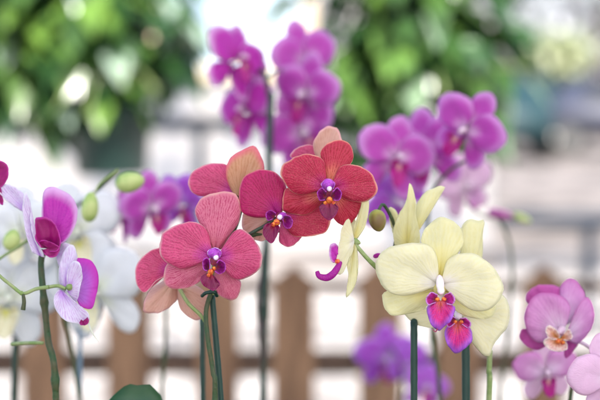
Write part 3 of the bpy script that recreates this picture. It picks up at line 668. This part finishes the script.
F.petal('sepal', [(466,290),(463,250),(462.5,232),(467.5,221),(474,219.5),(480,222.5),(487.5,221),(486,232),(485,262),(476,292)], (468,300), M['yellows'], z0=-5*mm, tip=-12*mm, cup=5*mm, ripple=.0012)
yellow_lip(F, [(449,322),(444,328),(443,337.5),(447.5,346),(454.5,351.5),(464,344),(470,336),(467.5,326),(459,321)], (455,319),
           ([(452,321),(446,325),(443,319),(448,314),(453,316)], (454,319)), ([(458,316),(463,316),(468,321),(466,326),(459,322)], (457,319)), z=16*mm)
F.bump('callus', [((452.5, 320), 18*mm, (0, .2, 1), 2.4*mm, 1.7*mm), ((458.5, 320), 18*mm, (0, .2, 1), 2.4*mm, 1.7*mm)], M['callus'])
F.core_tube([(460, 310, 0), (462, 312, -10*mm), (465, 322, -20*mm), (466, 342, -22*mm)], 1.6*mm)
F.finish(M['ycol'])
F = Flower(yel_p, 407, 240, 1.04, 'pale yellow flower seen from behind with pointed sepals, above the large one')
F.core((407, 238), -2*mm, (0, 1, .2), 6*mm, 4*mm)
F.petal('sepal', [(395,247),(393,230),(399,214),(406,200),(409.5,183),(415,198),(415.5,216),(420,235),(420,247)], (407,248), M['yellows'], z0=2*mm, tip=2*mm, cup=5*mm, groove=-1*mm)
F.petal('sepal', [(414,225),(416,208),(425,193),(437.5,187.5),(446,187),(438,195),(430,204),(422,222),(418,236)], (412,242), M['yellows'], z0=1*mm, tip=-4*mm, cup=5*mm)
F.petal('petal', [(399,240),(393,232),(389,212),(391,207),(397,212),(403,226)], (405,243), M['yellows'], z0=0, tip=-5*mm, cup=3*mm)
F.finish(M['ycol'])
F = Flower(yel_p, 354, 240, 1.005, 'narrow pale yellow flower seen from the side, left end of the yellow spray')
F.core((354, 241), 0, (.8, -.3, 0), 5*mm, 3*mm)
F.petal('petal', [(353,240),(349,219),(343,225),(338.5,246),(335.5,264),(336.5,273),(342,273),(348,262),(353,250)], (354,240), M['yellow'], z0=4*mm, tip=3*mm, cup=6*mm)
F.petal('sepal', [(351,244),(347,262),(349,280),(345.5,297),(352,291),(356,283),(358,267),(357,246)], (354,241), M['yellows'], z0=1*mm, tip=2*mm, cup=4*mm)
F.petal('sepal', [(352,236),(354,226),(359.5,211),(363,200),(365,188),(368,198),(368.5,210),(365.5,225),(358,238)], (354,240), M['yellows'], z0=1*mm, tip=1*mm, cup=4*mm)
F.petal('petal', [(352,238),(347,228),(350,212),(354,214),(357,228),(357,237)], (354,240), M['yellow'], z0=-3*mm, tip=-8*mm, cup=3*mm)
F.petal('side_lobe', [(340,260),(332,262),(329,254),(330,245),(335,243),(340,250)], (340,258), M['magenta'], z0=5*mm, tip=3*mm, cup=4*mm)
F.lobe_tube('lip', [(341, 260, 3*mm), (338, 266, 7*mm), (333, 273, 9*mm), (326.5, 277, 9*mm), (319, 275.5, 8*mm), (317, 271, 7*mm)], lambda f: (1.2 + 1.4*math.sin(f*3.0))*mm, M['magenta'])
F.bump('callus', [((337, 261), 6*mm, (0, 0, 1), 2.6*mm, 2.2*mm)], M['callus'])
F.core_tube([(354, 241, 0), (358, 247.5, 0), (366, 257, 0), (375, 266, -4*mm), (385, 274, -14*mm)], lambda f: 1.3*mm + .7*mm*f)
F.finish(M['steml'])
yl = Vector(yel_p.location)
def bud(plant, px, py, D, axis, rl, rw, mat, name='bud'):
    bm = bmesh.new(); q = P(px, py, D) - Vector(plant.location)
    blob(bm, (0, 0, 0), axis, rl, rw, 3, .25)
    for v in bm.verts:       # slight seams where the closed sepals meet
        a_ = math.atan2(v.co.x, v.co.y); v.co *= 1 - .05 * math.exp(-((a_ % 2.094 - 1.05) / .18) ** 2)
    o = mesh_obj(name, bm, mat, plant); o.location = q; return o
bud(yel_p, 377.5, 220.5, 1.02, (.2, 0, -1), 8.2*mm, 7.2*mm, M['budo'])
bud(yel_p, 377, 255.5, 1.03, (1, 0, .4), 3*mm, 2*mm, M['magenta'])
stem(yel_p, 'flower_stem', [(377, 214, 1.03), (384, 205, 1.04), (396, 232, 1.045), (392, 262, 1.045), (400, 275, 1.045), (430, 268, 1.04), (456, 275, 1.04), (466, 300, 1.045), (467, 340, 1.045), (466.5, 402, 1.045), tuple(yl + Vector((.012, 0, .10)))[:3] + (0,)], 1.2*mm, 2.6*mm, M['stem'], nodes=(.6,))
stem(yel_p, 'flower_stem', [(490, 350, 1.06), (489, 375, 1.06), (489, 402, 1.06), tuple(yl + Vector((.03, 0, .10)))[:3] + (0,)], 2.0*mm, 2.8*mm, M['steml'], nodes=(.35,))
stake('dark green stake under the left half of the large yellow flower', [(414, 322, 1.03), (414, 400, 1.03)], 2.6*mm, M['stake'])
stake('dark green stake under the lower yellow lip', [(465.5, 338, 1.035), (466, 400, 1.035)], 3.0*mm, M['stake'])

# ---- left lilac and magenta orchid
lil = potted('white and magenta orchid with striped petals at the left edge', 50, 1.06, M['wpot'], nleaf=4, seed=3)
F = Flower(lil, 45, 235, 1.035, 'magenta centred flower with a pale lilac front petal')
F.core((46, 243), 0, (0, 0, 1), 5*mm, 4*mm)
F.petal('sepal', [(26,212),(15,206),(4,196),(0,188.5),(5,185),(15,186),(25,194),(28,203),(33,214)], (31,216), M['lilac'], z0=2*mm, tip=5*mm, cup=4*mm)
F.petal('petal', [(47,238),(41,218),(41,200),(43,190),(52.5,186),(65,192.5),(74,204),(75.5,220),(71,233),(63,243),(54,245)], (50,243), M['magenta'], z0=-4*mm, tip=-3*mm, cup=-5*mm)
F.petal('lip', [(44,247),(38,238),(37,226),(38,217.5),(51,218),(58,227),(63,240),(60,250),(52,251)], (50,249), M['wine'], z0=0, tip=7*mm, cup=-4*mm)
F.petal('lip', [(40,242),(46,240),(56,243),(62,248),(58,256),(50,256),(43,250)], (50,248), M['wine'], z0=6*mm, tip=4*mm, cup=3*mm)
F.petal('petal', [(34,252),(29,235),(26,213),(27,198),(29.5,191.5),(33,205),(34,222),(37,238),(44,251),(46,257)], (42,256), M['lilac'], z0=4*mm, tip=8*mm, cup=4*mm)
F.petal('sepal', [(60,250),(64,243),(71,245),(70,253),(66,262),(60,268),(58,260)], (56,254), M['lilac'], z0=0, tip=3*mm, cup=3*mm)
F.finish(M['wine'])
F = Flower(lil, 75, 288, 1.02, 'lilac flower seen from the side with a purple striped lower petal')
F.core((70, 287), 0, (0, 0, 1), 5*mm, 3.5*mm)
F.petal('petal', [(63,293),(57.5,281),(59.5,262),(64,251),(71,244.5),(76,255),(74,270),(70,285)], (65,289), M['lilac'], z0=-1*mm, tip=-3*mm, cup=4*mm)
F.petal('petal', [(70,296),(68,281),(72,266),(77,258),(90,261),(97,272),(98,283),(95,298),(91,309),(80,307)], (71,290), M['violetc'], z0=-3*mm, tip=-2*mm, cup=-5*mm)
F.petal('petal', [(68,288),(68,272),(73,262),(80,262),(83,274),(80,292),(76,303)], (68,292), M['lilac'], z0=1*mm, tip=3*mm, cup=4*mm)
F.petal('sepal', [(60,289),(56,295),(56,304),(64,317),(81,323.5),(90,322),(90,312),(80,305),(70,296)], (62,290), M['lilac'], z0=3*mm, tip=6*mm, cup=4*mm)
F.petal('lip', [(84,318),(82,322),(87,324),(91,321),(90,316)], (85,320), M['wine'], z0=10*mm, tip=2*mm, cup=1*mm)
F.lobe_tube('tendril', [(90, 322, 8*mm), (94, 332, 8*mm), (100, 341, 7*mm)], lambda f: .8*mm*(1.1-f), M['white'])
F.core_tube([(66, 289, 0), (58, 286, -1*mm), (49, 287, -2*mm)], 1.3*mm)
F.finish(M['steml'])
F = Flower(lil, -4, 178, 1.03, 'deep magenta flower cut by the left edge of the frame')
F.core((-6, 178), 0, (0, 0, 1), 5*mm, 4*mm)
F.petal('petal', [(-6,172),(-4,160),(2,161),(8,165),(9.5,175),(6,183),(0,188),(-5,184)], (-8,178), M['wine'], z0=0, tip=4*mm, cup=4*mm)
F.petal('petal', [(-6,172),(-14,160),(-26,162),(-34,175),(-28,190),(-14,190)], (-7,178), M['magenta'], z0=0, tip=3*mm, cup=4*mm)
F.petal('sepal', [(-8,182),(-4,190),(0,202),(4,205),(2,192),(0,184)], (-6,180), M['wine'], z0=0, tip=2*mm, cup=2*mm)
F.finish(M['wine'])
ll = Vector(lil.location)
stem(lil, 'flower_stem', [(44, 250, 1.045), (41, 262, 1.045), (42.5, 285, 1.04), (45, 310, 1.04), (48, 340, 1.04), (56, 402, 1.04), tuple(ll + Vector((0, 0, .10)))[:3] + (0,)], 2.4*mm, 3.0*mm, M['stem'], nodes=(.12, .3, .5))
stem(lil, 'side_stem', [(-12, 262, 1.02), (0, 276, 1.02), (12, 286, 1.02), (23, 293.5, 1.02), (36, 289, 1.025), (49, 287, 1.022)], 1.0*mm, 1.5*mm, M['steml'], nodes=(.6,))
stem(lil, 'side_stem', [(23, 293.5, 1.02), (24, 302, 1.018), (23, 310, 1.018)], 1.2*mm, 1.8*mm, M['stem'])
stem(lil, 'side_stem', [(43, 343, 1.05), (28, 343, 1.06), (12, 344, 1.08)], 1.3*mm, 1.6*mm, M['steml'])
bud(lil, 12, 240, 1.14, (.3, 0, 1), 9*mm, 8*mm, M['bud'])
stem(lil, 'side_stem', [(-5, 262, 1.10), (5, 255, 1.11), (20, 246, 1.12), (38, 232, 1.09)], 1.1*mm, 1.3*mm, M['steml'])

# ---- generic full flowers for the orchids further back
def proto_flower(name, pm, sm, lm, cm, hook=M['steml']):
    """full flower about its own origin, facing +Z, 1 unit = 1 photo pixel at one metre"""
    k = K; c0 = (440, 284)
    xy = lambda p: ((p[0]-c0[0])*k, -(p[1]-c0[1])*k)
    fl_bm = bmesh.new(); fl_bm.loops.layers.uv.verify()
    blob(fl_bm, (0, .001, .009), (0, -.4, 1), .007, .004, 2, .2)
    tube(fl_bm, [(0, 0, 0), (0, -.004, -.012), (0, -.02, -.024)], .0018, seg=6)
    parts = []
    def pt(nm, o, b_, m_, **kw):
        bm = bmesh.new(); fan(bm, [xy(p) for p in o], xy(b_), zfun(**kw), nr=8, na=26); parts.append((nm, bm, m_))
    pt('sepal', [(437,274),(435,257),(425,247),(422,238),(427.5,227),(437.5,219),(446,217),(457.5,224),(463,235),(461,247),(452,257),(443,274)], (440,279), sm, z0=-2*mm, tip=-6*mm, cup=-3*mm)
    pt('sepal', [(432,290),(415,292),(402,302),(396,318),(400,332),(412,338),(426,328),(436,310),(439,296)], (438,289), sm, z0=-3*mm, tip=-7*mm, cup=4*mm)
    pt('sepal', [(448,290),(465,292),(478,302),(484,318),(480,332),(468,338),(454,328),(444,310),(441,296)], (442,289), sm, z0=-3*mm, tip=-7*mm, cup=4*mm)
    pt('petal', [(435,283),(438,267),(435,252),(426,243),(410,240),(392.5,244),(380,255),(375.5,267),(379,281),(387.5,293),(400,298),(415,296),(430,289)], (438,284), pm, z0=0, tip=4*mm, cup=4*mm, curl=5*mm, ripple=.001)
    pt('petal', [(444,281),(445,267),(449,253),(458,243),(474,241),(490,246),(501,257),(505,270),(500,284),(490,296),(478,300),(462,297),(449,290)], (441,284), pm, z0=0, tip=4*mm, cup=4*mm, curl=5*mm, ripple=.001)
    pt('lip', [(431,303),(425.5,307),(427,316),(430,324),(438.5,330),(447,323),(450,314),(452,306),(446,302)], (438.5,295), lm, z0=12*mm, tip=4*mm, cup=5*mm)
    pt('side_lobe', [(433,301),(426,303),(424,297),(429,291),(435,293)], (436,299), lm, z0=9*mm, tip=6*mm, cup=-3*mm)
    pt('side_lobe', [(443,293),(448,291),(452.5,297),(451,303),(444,302)], (441,299), lm, z0=9*mm, tip=6*mm, cup=-3*mm)
    me = bpy.data.meshes.new('flower'); fl_bm.to_mesh(me); fl_bm.free(); me.materials.append(cm)
    for p in me.polygons: p.use_smooth = True
    ms = []
    for nm, bm, m_ in parts:
        q = bpy.data.meshes.new(nm); bm.to_mesh(q); bm.free(); q.materials.append(m_)
        for p in q.polygons: p.use_smooth = True
        ms.append((nm, q))
    return me, ms
def add_flower(proto, plant, px, py, D, size, yaw=0, pitch=0, roll=0):
    "size: width of the open flower in photo pixels"
    me, ms = proto
    o = bpy.data.objects.new('flower', me); col.objects.link(o); o.parent = plant
    o.location = P(px, py, D) - Vector(plant.location)
    o.rotation_euler = (CR.to_3x3() @ Matrix.Rotation(R(yaw), 3, 'Y') @ Matrix.Rotation(R(pitch), 3, 'X') @ Matrix.Rotation(R(roll), 3, 'Z')).to_euler()
    s = size * D / 128; o.scale = (s, s, s)
    for nm, q in ms:
        c = bpy.data.objects.new(nm, q); col.objects.link(c); c.parent = o
        sm_ = c.modifiers.new('thickness', 'SOLIDIFY'); sm_.thickness = .0006; sm_.offset = 0
    return o
PR_w = proto_flower('white', M['white'], M['white'], M['wlip'], M['white'])
PR_p = proto_flower('purple', M['purple'], M['purple'], M['plip'], M['pinkp'])
PR_b = proto_flower('violet', M['purpleb'], M['purpleb'], M['plip'], M['pinkp'])
PR_m = proto_flower('magenta', M['magenta'], M['magenta'], M['plip'], M['pinkp'])
PR_k = proto_flower('pink', M['pink'], M['pinkp'], M['plip'], M['pinkp'])
PR_pp = proto_flower('palepink', M['pinkp'], M['pinkp'], M['pink'], M['pinkp'])
def spike(plant, pts, r0=1.4*mm, r1=2.6*mm, mat='stem', nodes=(.5, .7)):
    l0 = Vector(plant.location)
    return stem(plant, 'flower_stem', pts + [tuple(l0 + Vector((0, 0, .10)))[:3] + (0,)], r0, r1, M[mat], nodes)

# white orchid behind the lilac one
wh = potted('pure white orchid with green yellow lips, blurred behind the lilac one', 95, 1.28, M['terra'], nleaf=4, seed=4)
add_flower(PR_w, wh, 94, 290, 1.30, 114, yaw=-20, roll=10)
add_flower(PR_w, wh, 8, 298, 1.32, 112, yaw=15, roll=-6)
add_flower(PR_w, wh, 76, 232, 1.32, 100, yaw=10, roll=20)
add_flower(PR_w, wh, 20, 232, 1.30, 90, yaw=-10, roll=5)
spike(wh, [(118, 172, 1.2), (104, 184, 1.2), (92, 195, 1.22), (70, 215, 1.3), (60, 260, 1.3), (66, 320, 1.3), (80, 402, 1.3)])
stem(wh, 'side_stem', [(92, 200, 1.17), (100, 184, 1.18), (118, 170, 1.19)], .8*mm, 1.2*mm, M['steml'])
bud(wh, 90, 207, 1.16, (.1, 0, 1), 12.5*mm, 8*mm, M['bud'])
bud(wh, 130, 182, 1.19, (1, 0, .2), 12.5*mm, 10*mm, M['bud'])
stake('thin grey blue stake behind the left lilac flower', [(80, 322, 1.32), (80, 400, 1.32)], 2*mm, M['bluestake'])
stake('blurred dark green stake near the left edge of the bench', [(16, 325, 1.34), (14, 400, 1.34)], 3.4*mm, M['stake'])
# purple orchid between white and coral
gp = potted('blurred violet orchid between the white orchid and the coral one', 160, 1.38, M['wpot'], nleaf=4, seed=5)
add_flower(PR_p, gp, 152, 208, 1.34, 72, yaw=35, pitch=10, roll=12)
add_flower(PR_m, gp, 120, 214, 1.36, 60, yaw=-62, roll=30)
add_flower(PR_b, gp, 182, 204, 1.38, 64, yaw=-25, pitch=15, roll=40)
spike(gp, [(160, 180, 1.4), (168, 200, 1.4), (165, 260, 1.4), (166, 330, 1.4), (162, 402, 1.4)])
# magenta orchid on tall spike
ep = potted('tall magenta orchid whose blurred flowers rise above the coral spray', 264, 1.42, M['wpot'], nleaf=4, seed=6)
add_flower(PR_m, ep, 238, 60, 1.42, 84, yaw=48, pitch=-12, roll=-20)
add_flower(PR_m, ep, 246, 110, 1.44, 80, yaw=-46, pitch=-5, roll=12)
add_flower(PR_p, ep, 306, 60, 1.46, 82, yaw=34, pitch=-6, roll=14)
add_flower(PR_p, ep, 306, 94, 1.42, 80, yaw=-36, pitch=10, roll=-10)
add_flower(PR_p, ep, 302, 132, 1.44, 84, yaw=22, pitch=5, roll=30)
spike(ep, [(246, 80, 1.45), (258, 70, 1.44), (266, 78, 1.42), (269, 110, 1.42), (268, 170, 1.42), (266, 240, 1.42), (259, 300, 1.41), (262, 340, 1.40), (264, 402, 1.41)], r0=2.4*mm, r1=3.2*mm, mat='stemd', nodes=(.3, .45, .6))
stem(ep, 'side_stem', [(266, 78, 1.42), (280, 70, 1.43), (300, 74, 1.46)], 1.4*mm, 1*mm, M['stemd'])
stake('long dark green stake entwined with the tall magenta orchid stem', [(271, 95, 1.405), (262.5, 400, 1.405)], 3.3*mm, M['stake'])
# purple orchid right
fp = potted('purple orchid with two clusters blurred above the yellow flowers', 440, 1.34, M['terra'], nleaf=4, seed=7)
add_flower(PR_p, fp, 396, 158, 1.30, 88, yaw=24, pitch=-5, roll=-14)
add_flower(PR_p, fp, 424, 152, 1.34, 88, yaw=-32, pitch=0, roll=16)
add_flower(PR_p, fp, 466, 130, 1.26, 84, yaw=-34, pitch=8, roll=-34)
add_flower(PR_b, fp, 396, 200, 1.36, 74, yaw=20, pitch=20, roll=60)
spike(fp, [(486, 142, 1.3), (470, 158, 1.3), (448, 172, 1.3), (430, 200, 1.32), (428, 260, 1.32), (432, 330, 1.32), (440, 402, 1.32)])
pk = potted('pale mauve orchid blurred behind the purple one, right of it', 500, 1.5, M['wpot'], nleaf=4, seed=8)
add_flower(PR_pp, pk, 466, 186, 1.5, 66, yaw=20, pitch=5, roll=20)
bud(pk, 500, 214, 1.55, (1, 0, -.2), 15*mm, 6*mm, M['pinkd'])
bud(pk, 522, 218, 1.56, (1, 0, -.4), 11*mm, 5*mm, M['bud'])
spike(pk, [(464, 200, 1.52), (480, 215, 1.55), (500, 222, 1.55), (512, 260, 1.55), (508, 330, 1.55), (500, 402, 1.55)])
# violet orchid low down
hp = potted('blue violet orchid low between the coral stake and the yellow orchid', 392, 1.75, M['wpot'], nleaf=5, seed=9)
add_flower(PR_b, hp, 386, 358, 1.82, 66, yaw=10, pitch=10, roll=5)
add_flower(PR_b, hp, 410, 366, 1.78, 48, yaw=-20, pitch=-5, roll=40)
add_flower(PR_b, hp, 426, 388, 1.75, 50, yaw=20, pitch=-5, roll=-20)
spike(hp, [(388, 345, 1.76), (400, 365, 1.76), (402, 402, 1.76)])
# mauve orchid at the right
dp = potted('mauve pink orchid with an orange striped lip at the right edge', 560, 1.13, M['wpot'], nleaf=4, seed=10)
F = Flower(dp, 562, 332, 1.075, 'open mauve flower with an orange and white lip')
F.core((560, 330), 5*mm, (-.5, -.3, 1), 6*mm, 3.4*mm)
F.petal('sepal', [(556,322),(540,312),(529,302),(533,291),(543,286),(555,286),(565,292),(566,310)], (561,325), M['pinkd'], z0=-5*mm, tip=-8*mm, cup=3*mm)
F.petal('sepal', [(563,318),(562,300),(564,286),(573,279.5),(583,287),(588,299),(584,312),(572,326)], (564,326), M['pink'], z0=-3*mm, tip=-7*mm, cup=4*mm)
F.petal('sepal', [(551,337),(538,333),(524,330),(522.5,340),(529,348),(540.5,351.5),(551,346)], (557,338), M['pinkd'], z0=-5*mm, tip=-5*mm, cup=3*mm)
F.petal('sepal', [(566,340),(567,350),(566,356.5),(568.5,359),(576,350),(583,337),(574,334)], (566,335), M['pinkd'], z0=-3*mm, tip=-3*mm, cup=3*mm)
F.petal('petal', [(561,333),(568,318),(570,308),(566,300),(555,294),(539,294),(526,306),(523.5,319),(527.5,333),(537,342),(549,342)], (562,335), M['pink'], z0=0, tip=5*mm, cup=4*mm, curl=3*mm)
F.petal('petal', [(566,341),(569,328),(576,308),(586,297),(592.5,306),(593,322),(587,335),(577,345)], (564,338), M['pink'], z0=1*mm, tip=5*mm, cup=5*mm, curl=2*mm)
F.petal('lip', [(553,338),(545,336),(540,340),(545,347),(555,350),(564,347),(563,339)], (557,337), M['dlip'], z0=9*mm, tip=5*mm, cup=3*mm)
F.petal('side_lobe', [(554,338),(547,337),(543,330),(546,324),(553,328),(557,334)], (556,338), M['dlip'], z0=7*mm, tip=4*mm, cup=-2*mm)
F.petal('side_lobe', [(560,338),(566,339),(570,335),(566,328),(561,332)], (559,338), M['dlip'], z0=7*mm, tip=4*mm, cup=-2*mm)
F.bump('callus', [((555, 340), 13*mm, (0, .2, 1), 3.4*mm, 2.2*mm), ((560, 341), 12*mm, (0, .2, 1), 3*mm, 1.8*mm)], M['callus'])
F.core_tube([(562, 335, 0), (574, 340, -8*mm), (588, 346, -14*mm), (598, 352, -20*mm)], 1.4*mm)
F.finish(M['pinkp'])
add_flower(PR_k, dp, 546, 372, 1.2, 66, yaw=5, pitch=5, roll=8)
spike(dp, [(600, 352, 1.105), (596, 375, 1.12), (580, 392, 1.13), (570, 402, 1.13)])
pr = potted('pale pink orchid petal cut by the lower right corner', 640, 1.06, M['terra'], nleaf=4, seed=11)
add_flower(PR_pp, pr, 611, 379, 1.03, 88, yaw=8, pitch=-4, roll=14)
spike(pr, [(612, 380, 1.05), (625, 390, 1.05), (638, 410, 1.05)])
